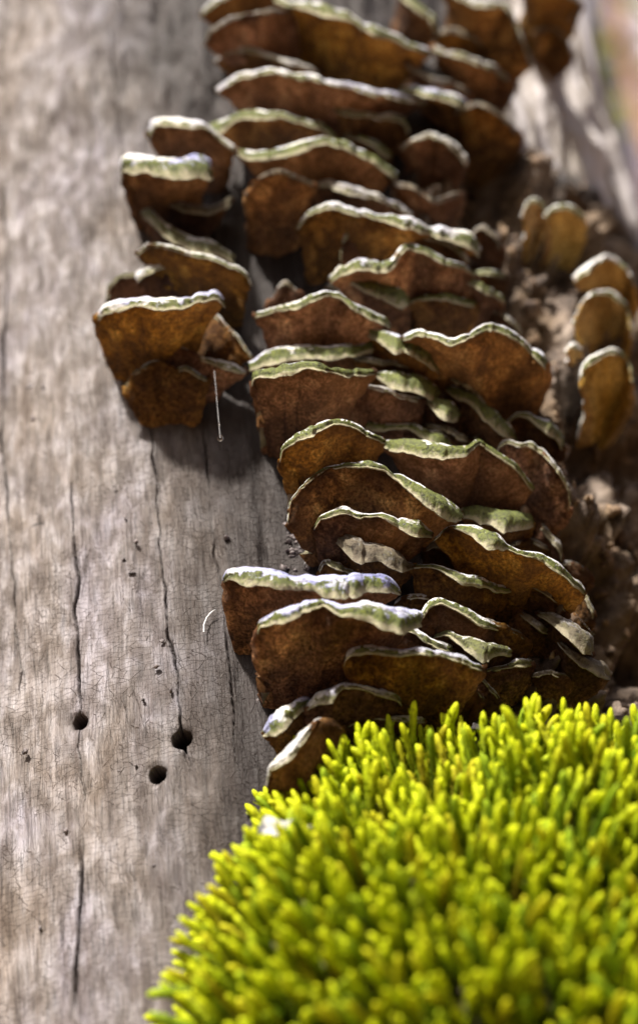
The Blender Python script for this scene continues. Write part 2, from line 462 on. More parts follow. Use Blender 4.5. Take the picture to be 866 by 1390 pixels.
def build_trunk():
    hole_tz = [(tz(*p), r) for p, r in HOLES]
    hz0 = min(t[1] for t, _ in hole_tz) - 0.004; hz1 = max(t[1] for t, _ in hole_tz) + 0.004
    z0 = tz(300, 1390)[1] - 0.03; z1 = tz(300, 0)[1] + 0.05
    zs = np.unique(fine_axis(-0.03, 2.2, [(z0, hz0, 0.00075), (hz0, hz1, 0.0003), (hz1, z1, 0.00085)], 0.035).round(6))
    ths = fine_axis(R_(-180), R_(180), [(R_(-31), R_(24), 0.00026 / TR), (R_(24), R_(95), 0.0008 / TR)], R_(3))
    ths[-1] = R_(180)
    TH, Z = np.meshgrid(ths, zs, indexing='ij')
    S = TH * TR                                # arc length
    r = np.full_like(TH, TR)
    flare = 0.05 * np.exp(-np.clip(Z, 0, 9) / 0.10)
    r += flare * (1 + 0.5 * np.cos(5 * TH + 0.6))
    w = np.cos(TH) ** 0                         # noise on the circle via 3-D coords
    X, Y = np.sin(TH), -np.cos(TH)
    r += 0.0030 * fbm(X * 3.2, Y * 3.2, Z * 2.0, 3)
    r += 0.0020 * fbm(S * 60, Z * 20, 3.0, 4)                    # dents
    r += 0.0016 * fbm(S * 190, Z * 26 + 40, 9.0, 3)              # long grain ridges
    up = sstep(0.66, 0.80, Z)
    r += up * 0.0042 * fbm(S * 95 + 8, Z * 45, 5.0, 3)          # rough old surface higher up
    low = sstep(0.54, 0.48, Z)
    r += low * 0.0013 * fbm(S * 150 + 30, Z * 24, 6.0, 2)
    stain_shade = np.zeros_like(r)
    wobx = 0.0015 * fbm(S * 40, Z * 110, 1.5, 4)
    for pts, wmm, dmm in CRACKS:
        tzs = np.array([tz(*p) for p in pts])
        o = np.argsort(tzs[:, 1])
        zz, tt = tzs[o, 1], tzs[o, 0] * TR
        if zz[-1] - zz[0] < 0.01:               # a cross check
            t0, t1 = tt.min(), tt.max()
            d = np.abs(Z - zz.mean() + wobx * 2); inside = sstep(t0, t0 + .004, S) * sstep(t1, t1 - .004, S)
        else:
            d = np.abs(S + wobx - np.interp(Z, zz, tt))
            inside = sstep(zz[0], zz[0] + 0.012, Z) * sstep(zz[-1], zz[-1] - 0.012, Z)
        vary = 0.55 + 0.9 * np.clip(fbm(Z * 70 + wmm * 99, Z * 0 + 2.0, 0, 2) + 0.35, 0, 1)
        w = wmm * 0.70e-3 * vary
        prof = np.exp(-(d / w) ** 2) * inside
        r -= prof * dmm * 1e-3 * np.clip(vary, 0.4, 1.2)
        r += 0.0003 * np.exp(-((d - 2.2 * w) / (1.6 * w)) ** 2) * inside
        stain_shade = np.maximum(stain_shade, 1.0 * np.exp(-(d / (1.5 * w)) ** 2) * inside)
    for (t, z), rad in hole_tz:
        d = np.hypot((S - t * TR) * 1.0, (Z - z)) * 1e3
        d = d + 0.25 * vnoise(S * 900, Z * 900, rad)
        k = 1 - sstep(rad * 0.80, rad * 1.02, d)
        r = r - k * 0.012
        r -= 0.0006 * np.exp(-((d - rad) / 0.9) ** 2)
        stain_shade = np.maximum(stain_shade, np.clip(k + 0.5 * np.exp(-np.clip(d - rad, 0, 9) / 0.5), 0, 1))
    # where rot has eaten the wood: right of the fungus column
    e1 = tz(640, 205); e2 = tz(866, 330)
    zl = e1[1] + (TH - e1[0]) * (e2[1] - e1[1]) / (e2[0] - e1[0])
    edge_n = 0.012 * fbm(X * 9, Y * 9, Z * 22, 3)
    left = np.interp(Z, [tz(640, 950)[1], tz(560, 700)[1], tz(520, 400)[1], tz(560, 200)[1]],
                     [tz(640, 950)[0], tz(560, 700)[0], tz(520, 400)[0], tz(560, 200)[0]])
    rot = sstep(-0.006, 0.010, (TH - left) * TR + edge_n) * sstep(0.004, -0.010, Z - zl + edge_n) * sstep(R_(105), R_(85), TH)
    rot *= sstep(0.25, 0.36, Z)
    chunk = fbm(X * 12, Y * 12, Z * 52, 5)
    ridge = 1 - np.abs(fbm(X * 15 + 4, Y * 15, Z * 9, 4)) * 3.2
    r += rot * (-0.008 + 0.030 * chunk + 0.006 * np.clip(ridge, -0.6, 1) + 0.006 * fbm(X * 80, Y * 80, Z * 80, 3))
    pale = sstep(-0.002, 0.014, Z - zl + edge_n) * sstep(tz(628, 150)[0], tz(748, 150)[0], TH) * sstep(R_(160), R_(110), TH)
    r += pale * 0.0035 * fbm(TH * 22, Z * 1.5, 2.0, 2)
    # stain mixed with painted shade, spreading from the fungus foot
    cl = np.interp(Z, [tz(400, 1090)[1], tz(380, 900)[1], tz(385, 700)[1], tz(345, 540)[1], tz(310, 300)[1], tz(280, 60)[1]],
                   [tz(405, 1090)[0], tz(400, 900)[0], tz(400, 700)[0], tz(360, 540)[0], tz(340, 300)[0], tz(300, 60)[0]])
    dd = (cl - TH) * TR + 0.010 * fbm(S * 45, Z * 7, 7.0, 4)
    stain_shade = np.maximum(stain_shade, 1.0 * sstep(0.060, 0.004, dd))
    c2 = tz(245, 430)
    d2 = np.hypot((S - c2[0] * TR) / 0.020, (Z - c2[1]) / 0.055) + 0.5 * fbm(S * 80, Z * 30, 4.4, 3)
    stain_shade = np.maximum(stain_shade, 0.55 * sstep(1.2, 0.5, d2))
    # dark streak running down under the small clump
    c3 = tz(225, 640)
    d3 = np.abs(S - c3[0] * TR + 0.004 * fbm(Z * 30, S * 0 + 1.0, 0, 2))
    stain_shade = np.maximum(stain_shade, 0.45 * sstep(0.009, 0.0, d3) * sstep(0.0, 0.05, c2[1] - Z) * sstep(0.52, 0.60, Z))
    stain_shade *= (1 - pale)
    V = np.stack([r * np.sin(TH), -r * np.cos(TH), Z], -1).reshape(-1, 3)
    uv = np.stack([S * 100, Z * 100], -1).reshape(-1, 2)
    F = grid_faces(len(ths), len(zs), 0)
    rf = (rot.ravel()[F].mean(1) > 0.5)
    root = empty('dead_tree_trunk', (0, 0, 0))
    tag(root, 'barkless grey dead tree trunk with cracks, bore holes and rotten strip', 'tree trunk')
    for name, sel, mat in (('bare_wood', ~rf, M_WOOD), ('rotten_wood', rf, M_ROT)):
        f = F[sel]; used, inv = np.unique(f, return_inverse=True)
        me = raw_mesh(name, V[used], inv.reshape(f.shape), uv[used])
        for an, arr in (('stain_shade', stain_shade), ('pale', pale)):
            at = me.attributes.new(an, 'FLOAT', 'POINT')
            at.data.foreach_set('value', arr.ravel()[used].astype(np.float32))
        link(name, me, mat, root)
    # broken top
    k = 60
    ang = np.linspace(-math.pi, math.pi, k, endpoint=False)
    top = np.stack([TR * 0.99 * np.sin(ang), -TR * 0.99 * np.cos(ang), 2.17 + 0.03 * np.sin(ang * 7)], 1)
    vv = np.concatenate([top, [[0, 0, 2.12]]])
    ff = np.array([(i, (i + 1) % k, k) for i in range(k)])
    link('broken_top', raw_mesh('broken_top', vv, ff), M_ROT, root)
    # crumbs of rotten wood lodged in the strip
    ico_v, ico_f = ico()
    Vs, Fs, off = [], [], 0
    rng = np.random.default_rng(3)
    made = 0
    while made < 700:
        px, py = rng.uniform(560, 900), rng.uniform(210, 960)
        p = on_trunk(px, py)
        th, z = math.atan2(p[0], -p[1]), p[2]
        i = np.searchsorted(ths, th); j = np.searchsorted(zs, z)
        if i >= len(ths) or j >= len(zs) or rot[i, j] < 0.6: continue
        rad = rng.uniform(0.0005, 0.0022) * (1 + (rng.random() < 0.08) * 0.4)
        c = cyl(th, z, r[i, j] + rad * 0.2)
        v = ico_v * rad * rng.uniform(0.35, 1.3, 3)
        v = v * (1 + 0.7 * vnoise(ico_v[:, 0] * 2.4 + made, ico_v[:, 1] * 2, ico_v[:, 2] * 2))[:, None] + c
        Vs.append(v); Fs.append(ico_f + off); off += len(v); made += 1
    o = link('wood_crumbs', raw_mesh('wood_crumbs', np.concatenate(Vs), np.concatenate(Fs), smooth=False), M_CRUMB, root)
    tag(o, kind='stuff')
    return root

def ico():
    t = (1 + 5 ** 0.5) / 2
    v = np.array([(-1, t, 0), (1, t, 0), (-1, -t, 0), (1, -t, 0), (0, -1, t), (0, 1, t), (0, -1, -t), (0, 1, -t),
                  (t, 0, -1), (t, 0, 1), (-t, 0, -1), (-t, 0, 1)], float)
    v /= np.linalg.norm(v[0])
    f = [(0, 11, 5), (0, 5, 1), (0, 1, 7), (0, 7, 10), (0, 10, 11), (1, 5, 9), (5, 11, 4), (11, 10, 2), (10, 7, 6), (7, 1, 8),
         (3, 9, 4), (3, 4, 2), (3, 2, 6), (3, 6, 8), (3, 8, 9), (4, 9, 5), (2, 4, 11), (6, 2, 10), (8, 6, 7), (9, 8, 1)]
    vs = [tuple(x) for x in v]; cache = {}
    def mid(a, b):
        k = (min(a, b), max(a, b))
        if k not in cache:
            m = (np.array(vs[a]) + np.array(vs[b])) / 2; m /= np.linalg.norm(m)
            cache[k] = len(vs); vs.append(tuple(m))
        return cache[k]
    nf = []
    for a, b, c in f:
        ab, bc, ca = mid(a, b), mid(b, c), mid(c, a)
        nf += [(a, ab, ca), (b, bc, ab), (c, ca, bc), (ab, bc, ca)]
    return np.array(vs), np.array(nf)

trunk = build_trunk()

# ------------------------------------------------------------------ bracket fungi
def catmull(P, n):
    P = np.asarray(P, float)
    seg = np.hypot(*np.diff(P[:, :2], axis=0).T); s = np.concatenate([[0], np.cumsum(seg)])
    Q = np.vstack([2 * P[0] - P[1], P, 2 * P[-1] - P[-2]])
    u = np.linspace(0, s[-1], n); out = []
    for x in u:
        i = min(max(np.searchsorted(s, x, side='right') - 1, 0), len(seg) - 1)
        t = (x - s[i]) / seg[i]
        p0, p1, p2, p3 = Q[i], Q[i + 1], Q[i + 2], Q[i + 3]
        m1 = 0.38 * (p2 - p0); m2 = 0.38 * (p3 - p1)
        out.append((2 * t**3 - 3 * t**2 + 1) * p1 + (t**3 - 2 * t**2 + t) * m1 + (-2 * t**3 + 3 * t**2) * p2 + (t**3 - t**2) * m2)
    return np.array(out), s[-1]

FUNGUS_N = [0]
def fungus(rim, base, tone, label, group, kreach=1.45, tanny=False, ends=0.66, w0=0.22, wp=0.72, lift=0.0):
    """rim: (x, y, c) along the crest of the bracket, c = how far the lip turns down; base: where it joins the wood."""
    k = FUNGUS_N[0]; FUNGUS_N[0] += 1
    rough = np.asarray(rim, float)
    length = np.hypot(*np.diff(rough[:, :2], axis=0).T).sum()
    n = int(np.clip(length / 2.6, 16, 110))
    C, _ = catmull(rim, n)
    ss = np.linspace(0, length, n)
    C[:, 1] += 0.16 * C[:, 2] + 1.0 * vnoise(ss / 11, ss * 0 + k * 3.1) + 0.3 * vnoise(ss / 3.5, ss * 0 + k * 5.7)
    C[:, 1] += 1.5 * vnoise(ss / 17, ss * 0 + k * 4.4)
    rk = np.random.default_rng(900 + k)
    for _ in range(rk.integers(0, 1 + int(length / 55))):            # torn notches
        p0, wd_, dp = rk.uniform(0.08, 0.92) * length, rk.uniform(2.5, 7), rk.uniform(1, 4)
        side = np.where(ss > p0, 1.0, 3.0)
        C[:, 1] += dp * np.exp(-np.abs((ss - p0) / (wd_ * side)) ** 1.2)
        C[:, 2] -= np.minimum(0.35 * C[:, 2], 4) * np.exp(-np.abs((ss - p0) / wd_) ** 1.5)
    cc = np.clip(C[:, 2] * 0.92, 1.5, None)
    cc = cc * (1 + 0.30 * vnoise(ss / 30, ss * 0 + k * 1.7 + 9) + 0.10 * vnoise(ss / 13, ss * 0 + k * 2.9 + 7)) + 0.9 * vnoise(ss / 6, ss * 0 + k * 2.3 + 4) + 0.5 * vnoise(ss / 2.7, ss * 0 + k * 3.3 + 4)
    b3 = on_trunk(*base)
    dist = np.linalg.norm(b3 - CAM)
    mpp = dist / FPX                                    # metres per photograph pixel there
    hgt = max(base[1] - C[:, 1].mean(), 14.0)
    L = float(np.clip(hgt * mpp * kreach, 0.006, 0.05))
    u = np.linspace(0, 1, n)
    prof = ends + (1 - ends) * np.sin(math.pi * u) ** 0.7
    prof = prof * (1 + 0.05 * vnoise(u * 5, u * 0 + k * 1.3))
    P = np.array([on_trunk(c[0], c[1], L * q + lift) for c, q in zip(C, prof)])
    E = np.array([on_trunk(c[0] + 0.12 * h, c[1] + 0.9 * h, L * q + lift + 1.05 * h * mpp) for c, h, q in zip(C, cc, prof)])
    pc = P[n // 2] * 0.5 + P.mean(0) * 0.5
    rad = np.array([b3[0], b3[1], 0]); rad /= np.linalg.norm(rad)
    M, K = 14, 9
    rows = []
    for t in np.linspace(0, 1, M):
        w = w0 + (1 - w0) * t ** wp
        bz = b3 + (pc - b3) * t + rad * L * 0.16 * math.sin(math.pi * t) + np.array([0, 0, -0.0012 * math.sin(math.pi * t)])
        row = bz + (P - pc) * w
        rr = np.hypot(row[:, 0], row[:, 1]); tgt = TR - 0.006
        kf = (1 - t) ** 3
        row[:, :2] *= ((rr * (1 - kf) + tgt * kf) / rr)[:, None]
        rows.append(row)
    hh = (cc * mpp)[:, None]
    outw = P.copy(); outw[:, 2] = 0; outw /= np.linalg.norm(outw, axis=1)[:, None]
    e = E - P
    eo = np.sum(e * outw, axis=1)[:, None] * outw; ez = e - eo
    for s_ in np.linspace(0, 1, K + 1)[1:]:               # the lip rolls over: outward first, then down and under
        ph = s_ * R_(118)
        rows.append(P + eo * math.sin(ph) / math.sin(R_(118)) + ez * (1 - math.cos(ph)) / (1 - math.cos(R_(118))))
    G = np.array(rows)                                   # (M+K, n, 3)
    nv = G.shape[0]
    def normals(G):
        du = np.gradient(G, axis=1); dv = np.gradient(G, axis=0)
        nn = np.cross(du, dv); nn /= np.linalg.norm(nn, axis=2)[..., None] + 1e-12
        return nn
    nn = normals(G)
    if nn[M // 2, n // 2, 2] < 0: nn = -nn
    vv = np.linspace(0, 1, nv)[:, None] + np.zeros((1, n))
    ripple = 0.00030 * np.sin(vv * 46 + 2.2 * vnoise(vv * 4, u[None] * 6 + k)) + 0.0007 * fbm(G[..., 0] * 160 + k, G[..., 1] * 160, G[..., 2] * 160, 3)
    G = G + nn * (ripple * sstep(0.05, 0.3, vv) * 1.0)[..., None]
    nn = normals(G)
    if nn[M // 2, n // 2, 2] < 0: nn = -nn
    tv = np.concatenate([np.linspace(1, 0, M) ** 1.3 * 0.0030 + 0.0011, np.linspace(1, 0.3, K) * 0.0011])
    tv = tv * (0.8 + 0.4 * RNG.random())
    Bm = G - nn * tv[:, None, None] 
    Bm[:M - 1] += np.random.default_rng(k).normal(0, 0.00006, Bm[:M - 1].shape)
    vcoord = np.concatenate([np.linspace(0, 1, M), 1 + np.linspace(0, 1, K + 1)[1:]])
    ucoord = ss * mpp * 100
    UV = np.stack(np.broadcast_arrays(ucoord[None, :] + k * 7.3, vcoord[:, None]), -1)
    root = empty('bracket_fungus', b3)
    loc = np.asarray(b3)
    # cap: upper skin plus the thin worn edge joining it to the pores
    g0 = G.reshape(-1, 3) - loc; uv0 = UV.reshape(-1, 2)
    cap = raw_mesh('cap', g0, grid_faces(nv, n), uv0)
    oc = link('cap', cap, M_CAP, root); oc.color = (*tone, 1)
    # margin: front edge and both side edges
    loop_t = np.concatenate([G[:, 0], G[-1, 1:-1], G[::-1, -1]]) - loc
    loop_b = np.concatenate([Bm[:, 0], Bm[-1, 1:-1], Bm[::-1, -1]]) - loc
    m = len(loop_t)
    mv = np.concatenate([loop_t, (loop_t + loop_b) / 2 + (loop_t - loop_t.mean(0)) * 0.004, loop_b])
    muv = np.stack([np.tile(np.arange(m) * 0.05, 3), np.full(3 * m, 1.95)], 1)
    om = link('margin', raw_mesh('margin', mv, grid_faces(3, m), muv), M_TAN if tanny else M_CAP, root); om.color = (tone[0] * 0.4, tone[1] * 0.3, tone[2] * 0.6, 1)
    pore = raw_mesh('pore_surface', Bm.reshape(-1, 3) - loc, grid_faces(nv, n, 0, True), uv0)
    link('pore_surface', pore, M_TAN if tanny else M_PORE, root)
    tag(root, label, 'fungus', group)
    return root

GM, GS, GT = 'brackets crowded in the main column', 'brackets of the small separate clump', 'tan brackets on the rotten strip'
#FUNGI_START
# each: crest points (x, y, lip) as measured on the photograph, foot on the wood, tone (green, blue, dark), label
MAIN = [
 ([(273,20,6),(283,6,8),(300,-6,6),(340,-18,5),(385,-8,4)], (345,45), (.3,.2,.1), 'white-tipped bracket at the top of the column above a dim brown one'),
 ([(372,-6,8),(400,2,10),(435,8,12),(470,18,12),(490,30,10),(515,42,10),(545,52,9),(582,70,6)], (470,118), (.5,.3,.1), 'very long bracket with a broad green-white lip high on the column'),
 ([(279,60,3),(285,42,4),(303,29,4),(330,20,3),(365,12,3),(410,10,3)], (370,105), (.2,.2,.7), 'thin dark bracket with a dim edge under the white-tipped one'),
 ([(540,-12,6),(560,2,9),(580,14,10),(592,38,8)], (555,62), (.7,.1,.1), 'green-lipped bracket bending down beside the very long one'),
 ([(600,-15,5),(640,0,7),(683,4,6),(697,25,5),(708,52,5),(718,90,5)], (640,105), (.3,.1,.4), 'large dark bracket with a straight pale side edge by the pale wood'),
 ([(700,-25,4),(745,-20,4),(785,0,5),(772,25,4)], (735,70), (.2,.1,.5), 'dark bracket overhanging the smooth pale wood'),
 ([(722,40,4),(745,36,4),(768,52,3),(776,78,3)], (742,92), (.2,0,.7), 'small bracket with an orange glow underneath, set against pale wood'),
 ([(520,50,4),(545,68,4),(558,92,5),(585,104,6),(612,112,5),(635,128,4)], (600,152), (.2,.2,.7), 'dark kinked bracket between the very long one and the blunt white one'),
 ([(585,62,6),(615,70,8),(650,80,8),(680,98,6),(692,108,4)], (655,142), (.3,.0,.4), 'khaki-edged bracket running out towards the pale wood'),
 ([(292,82,4),(303,70,6),(320,63,7),(345,66,6),(380,78,6),(410,88,5),(432,98,4)], (380,128), (.1,.4,.3), 'narrow mauve-edged bracket arching over a long white-rimmed one'),
 ([(295,121,6),(315,106,8),(340,97,9),(375,94,6),(410,101,8),(450,110,7),(490,117,7),(540,128,9),(576,138,5)], (420,188), (.2,.5,0), 'long bracket with a clean white rim and orange spot underneath'),
 ([(543,118,5),(565,119,8),(595,125,10),(622,133,14),(636,142,10)], (645,190), (.3,.6,0), 'bracket with a blunt thick white tip'),
 ([(428,140,4),(452,145,5),(480,152,7),(510,153,7),(535,156,7),(550,168,5),(553,178,4)], (490,207), (.3,.2,.1), 'low white-rimmed bracket hooked down at one end'),
 ([(286,172,14),(302,166,14),(318,156,10),(345,151,12),(375,154,10),(405,160,8),(435,170,7),(456,186,5)], (390,218), (.55,.5,0), 'arched green-rimmed bracket with a pale blue end'),
 ([(465,178,4),(482,182,6),(505,192,7),(528,207,7)], (500,232), (.6,.1,.2), 'short olive-edged bracket tucked behind a wavy white one'),
 ([(322,204,5),(345,206,12),(375,203,14),(405,195,12),(435,189,7),(460,190,8),(485,202,10),(510,215,11),(537,234,9)], (430,272), (.55,.3,0), 'wavy bracket whose white lip is dotted with green'),
 ([(542,200,4),(562,187,5),(583,178,6),(603,186,7),(622,202,8),(632,218,6)], (585,248), (.1,0,.3), 'rounded bracket with an orange-brown arched edge'),
 ([(515,222,3),(535,243,4),(565,256,4),(592,268,4),(625,260,5)], (585,302), (.1,.2,.8), 'drooping dark bracket with a hair-thin grey edge'),
 ([(333,265,3),(340,245,3),(358,234,4),(380,231,4),(402,238,3),(428,250,3)], (368,330), (.2,.1,.8), 'broad plain brown bracket next to the dark gap by the small clump'),
 ([(423,248,5),(445,246,10),(470,252,11),(492,260,9),(515,264,7),(540,274,7),(557,290,5)], (475,312), (.1,.5,.4), 'mauve-grey lipped bracket lying over the ragged white one'),
 ([(404,308,4),(415,290,6),(430,280,7),(455,277,8),(485,283,9),(520,290,10),(560,300,13),(600,312,12),(632,318,16),(648,335,10)], (470,377), (.3,.3,0), 'wide bracket with a ragged white rim frayed at one end'),
 ([(463,354,3),(466,325,3),(478,306,4),(500,293,4),(530,298,5),(565,310,9),(600,322,9),(622,335,7),(634,352,5)], (530,377), (.3,.1,.1), 'fan-shaped brown bracket nested inside the ragged white-rimmed one'),
 ([(446,376,10),(460,362,12),(485,354,14),(512,354,16),(530,352,14),(541,342,8),(551,331,8),(572,338,8),(598,350,8),(625,358,6),(647,372,5)], (560,432), (.45,.4,0), 'bracket with a bluish lip rising to a sharp pinkish hump'),
 ([(605,398,3),(615,378,3),(630,374,6),(652,384,10),(672,396,10),(682,408,6)], (640,437), (.6,.1,.2), 'green-lipped bracket leaning against the humped one'),
 ([(645,372,3),(660,367,6),(682,371,6)], (668,392), (.5,.1,.1), 'tiny pale-edged bracket at the border of the rotten strip'),
 ([(668,418,3),(682,425,4),(696,437,5),(704,452,4)], (675,468), (.3,.1,.5), 'thin curved bracket edge above the large brown fan'),
 ([(459,380,10),(472,375,14),(495,380,20),(520,388,22),(542,396,20),(554,406,8)], (505,440), (.75,.2,0), 'fat bright green rolled lip, sausage-shaped, under the humped bracket'),
 ([(555,410,4),(567,402,6),(595,401,7),(625,404,8),(645,410,6)], (600,452), (.75,.1,0), 'straight green-edged bracket beside the sausage-shaped roll'),
 ([(444,388,5),(455,386,6),(470,398,4)], (468,412), (.2,.2,.4), 'tiny grey bracket poking out by the sausage-shaped roll'),
 ([(364,414,3),(376,392,3),(388,384,4),(405,395,4),(415,404,3)], (385,428), (.1,.1,.6), 'small reddish pointed bracket standing at the wood edge'),
 ([(347,428,6),(370,418,7),(398,412,8),(422,402,7),(442,395,5),(462,401,7),(485,417,9),(508,428,9),(522,432,9),(528,442,5)], (425,492), (.4,.3,0), 'tent-shaped bracket with a peaked white-green rim over rust brown pores'),
 ([(545,455,6),(570,447,9),(590,456,8),(612,460,9),(638,449,8),(665,442,8),(690,451,9),(715,468,11),(738,490,10)], (680,567), (.35,.3,0), 'very large dark brown fan facing the rotten strip'),
 ([(338,492,10),(355,480,14),(385,472,20),(415,470,20),(450,470,20),(480,468,18),(503,462,16)], (420,520), (.45,.55,0), 'long mauve and green rolled lip with a bite out of it'),
 ([(497,446,8),(512,450,14),(535,456,22),(558,464,24),(580,480,22),(594,502,6)], (545,532), (.5,.6,0), 'rolled blue-green lip sloping down from a torn tip'),
 ([(480,486,4),(510,487,6),(540,489,7),(575,499,7),(603,514,5)], (550,537), (.2,.0,.6), 'thin brown bracket sandwiched between two green rolls'),
 ([(596,502,6),(615,506,12),(638,517,14),(654,532,12),(661,546,5)], (625,562), (.4,.3,.35), 'dull grey rolled lip at the foot of the very large brown fan'),
 ([(342,520,6),(345,506,10),(362,500,14),(385,495,16),(412,493,8),(440,495,10),(470,502,8),(508,502,6)], (400,612), (.85,.1,0), 'deep bracket with a vivid green rim and big rust brown face'),
 ([(505,502,8),(525,505,16),(550,508,22),(572,515,22),(592,528,12)], (545,562), (.6,.4,0), 'mottled green roll continuing the vivid green rim'),
 ([(472,562,3),(478,535,3),(488,512,3),(497,522,3),(512,523,5),(540,533,5),(575,540,5)], (510,592), (.1,0,.3), 'torn bracket with a jagged brown spike'),
 ([(575,538,8),(590,543,20),(606,548,22),(620,556,14)], (588,592), (.6,.4,.1), 'short green flap at the end of the jagged spiked bracket'),
 ([(606,525,6),(622,528,14),(645,541,20),(668,560,22),(688,580,18),(702,598,5)], (642,602), (.6,.5,0), 'steep white and green roll slanting towards the rotten strip'),
 ([(685,574,3),(700,562,6),(718,561,9),(740,572,14),(756,588,14),(762,604,6)], (720,632), (.5,.3,.2), 'dusty grey-green bracket bent over against crumbling wood'),
 ([(480,572,6),(505,573,10),(530,576,8),(555,574,9),(580,584,16),(600,594,16),(612,602,5)], (560,612), (.5,.2,0), 'low green bracket with a frayed white notch'),
 ([(578,576,6),(600,577,9),(620,585,9),(637,596,5)], (610,617), (.2,.1,.7), 'small dark brown flap behind the frayed notch'),
 ([(637,594,3),(650,590,4),(673,590,4)], (660,615), (.1,0,.5), 'scrap of orange-brown bracket between two larger ones'),
 ([(673,612,3),(685,598,4),(705,602,4),(720,599,6),(738,612,6),(757,637,6),(770,662,6),(771,690,4)], (715,702), (.3,.1,.3), 'large dark bracket with a scalloped edge over the crumbling wood'),
 ([(379,632,2),(383,608,5),(400,591,9),(425,578,13),(452,570,8),(475,573,9),(500,585,9),(520,597,5)], (435,692), (.6,.1,0), 'bowl-shaped bracket with a glowing orange-brown hollow'),
 ([(518,597,10),(545,598,20),(575,602,22),(605,605,22),(632,604,18),(648,598,8),(668,612,6),(700,632,10),(722,660,6)], (620,692), (.65,.2,0), 'broad moss-green rolled lip with a notch at its far end'),
 ([(389,708,2),(394,680,2),(412,655,3),(440,636,4),(470,629,5),(500,630,5),(526,632,10),(550,648,20),(580,668,22),(605,684,22),(626,698,8)], (475,742), (.6,.15,0), 'big rust brown fan ending in a thick sloping green roll'),
 ([(626,690,14),(645,690,24),(670,694,24),(695,695,28),(712,698,24),(721,706,8)], (670,742), (.8,.15,0), 'plump moss-green roll joined to the end of the sloping one'),
 ([(733,713,5),(748,727,9),(758,742,9),(760,757,4)], (735,767), (.3,.2,.6), 'dim curled flap in the shade beside crumbling wood'),
 ([(690,738,3),(712,731,3),(735,738,4),(750,752,3)], (722,767), (.1,0,.7), 'small brown bracket above the bracket holding the spider thread'),
 ([(427,717,3),(436,702,6),(462,691,8),(490,697,7),(515,695,8),(540,703,16),(565,710,20),(585,722,10)], (475,778), (.4,.2,0), 'bracket with a chalk-white frayed rim on the bare wood side'),
 ([(446,724,6),(462,726,18),(490,733,30),(520,741,32),(545,752,26),(560,766,8)], (500,790), (.35,.2,.75), 'dark grey tongue-shaped lip under the chalk-white rim'),
 ([(433,777,3),(440,761,6),(460,763,10),(480,774,6)], (452,797), (.4,.1,.4), 'small yellowish bracket at the foot of the dark grey tongue'),
 ([(590,730,3),(610,716,3),(636,713,14),(660,722,22),(685,737,8),(710,750,6),(735,755,10),(758,768,12),(778,788,10),(792,803,6)], (690,832), (.45,.2,0), 'wide wavy bracket from which a spider thread is stretched'),
 ([(758,762,3),(778,763,4),(794,772,4),(800,785,3)], (775,792), (.2,.1,.6), 'thin grey-edged bracket behind the wavy thread-bearing one'),
 ([(778,801,4),(792,808,7),(802,825,7),(803,838,3)], (780,847), (.2,.2,.5), 'thin curled tip below the spider thread bracket'),
 ([(560,768,4),(585,768,5),(605,772,9),(630,781,14),(655,788,14),(680,796,8),(697,798,3)], (610,832), (.5,.3,.1), 'flat bracket with a grey-green lip tapering to a point'),
 ([(305,786,4),(312,774,16),(335,770,30),(370,774,28),(400,781,22),(435,783,26),(470,780,26),(500,779,24),(525,785,24),(541,798,10)], (372,882), (.25,1,0), 'long lavender and white bracket jutting out over the bare wood'),
 ([(536,818,3),(550,808,4),(588,811,4)], (560,832), (.1,0,.4), 'small tan bracket wedged above two white rims'),
 ([(568,838,8),(578,820,10),(592,813,7),(618,820,9),(645,834,14),(665,843,12),(677,850,5)], (600,882), (.5,.2,0), 'arched bracket with a white crest fading to green'),
 ([(348,868,3),(354,841,8),(378,829,16),(410,816,16),(438,817,6),(462,823,14),(490,819,20),(515,823,26),(545,828,28),(570,830,18)], (405,947), (.35,.75,0), 'deep bracket with a lumpy white-lavender lip below the jutting lavender one'),
 ([(700,826,4),(712,833,9),(732,847,10),(750,858,4)], (705,877), (.2,.2,.7), 'thin dark slanting bracket edge near the spider thread'),
 ([(728,830,5),(748,834,15),(772,846,24),(792,862,26),(802,880,8)], (755,902), (.4,.2,.65), 'dark mottled green roll at the edge of the crumbling wood'),
 ([(486,884,3),(492,866,4),(520,858,4),(550,853,4),(566,854,12),(590,868,14),(611,877,8)], (540,902), (.3,.1,.1), 'half hidden rust brown bracket with a white flap at one end'),
 ([(590,862,4),(608,857,7),(630,865,20),(655,871,26),(678,874,20),(692,882,8)], (650,912), (.6,.2,.25), 'leaf-shaped olive green roll'),
 ([(750,860,3),(765,876,7),(785,891,14),(808,897,24),(825,912,12)], (770,932), (.2,.2,.8), 'blackish lumpy bracket just above the moss by the crumbling wood'),
 ([(650,912,4),(672,903,6),(695,897,9),(718,893,9)], (690,932), (.4,.1,.3), 'small pale-lipped bracket just above the moss top'),
 ([(722,916,4),(748,911,6),(772,920,4)], (745,942), (.2,.1,.7), 'dark scrap of bracket peeping over the moss'),
 ([(467,899,6),(474,883,10),(500,877,14),(535,880,12),(575,880,8),(610,885,9),(640,897,10),(656,906,5)], (545,985), (.3,.45,.05), 'wide straight bracket with a grey-white lip right above the moss'),
 ([(638,908,4),(650,918,5),(662,931,5),(676,948,4)], (635,962), (.2,.1,.6), 'narrow slanting bracket edge dipping into the moss'),
 ([(417,957,10),(430,944,18),(450,934,22),(468,927,8),(490,930,6),(515,936,10),(535,943,9),(542,952,5)], (455,1002), (.25,.55,.35), 'low grey-mauve arched bracket above the lowest brown one'),
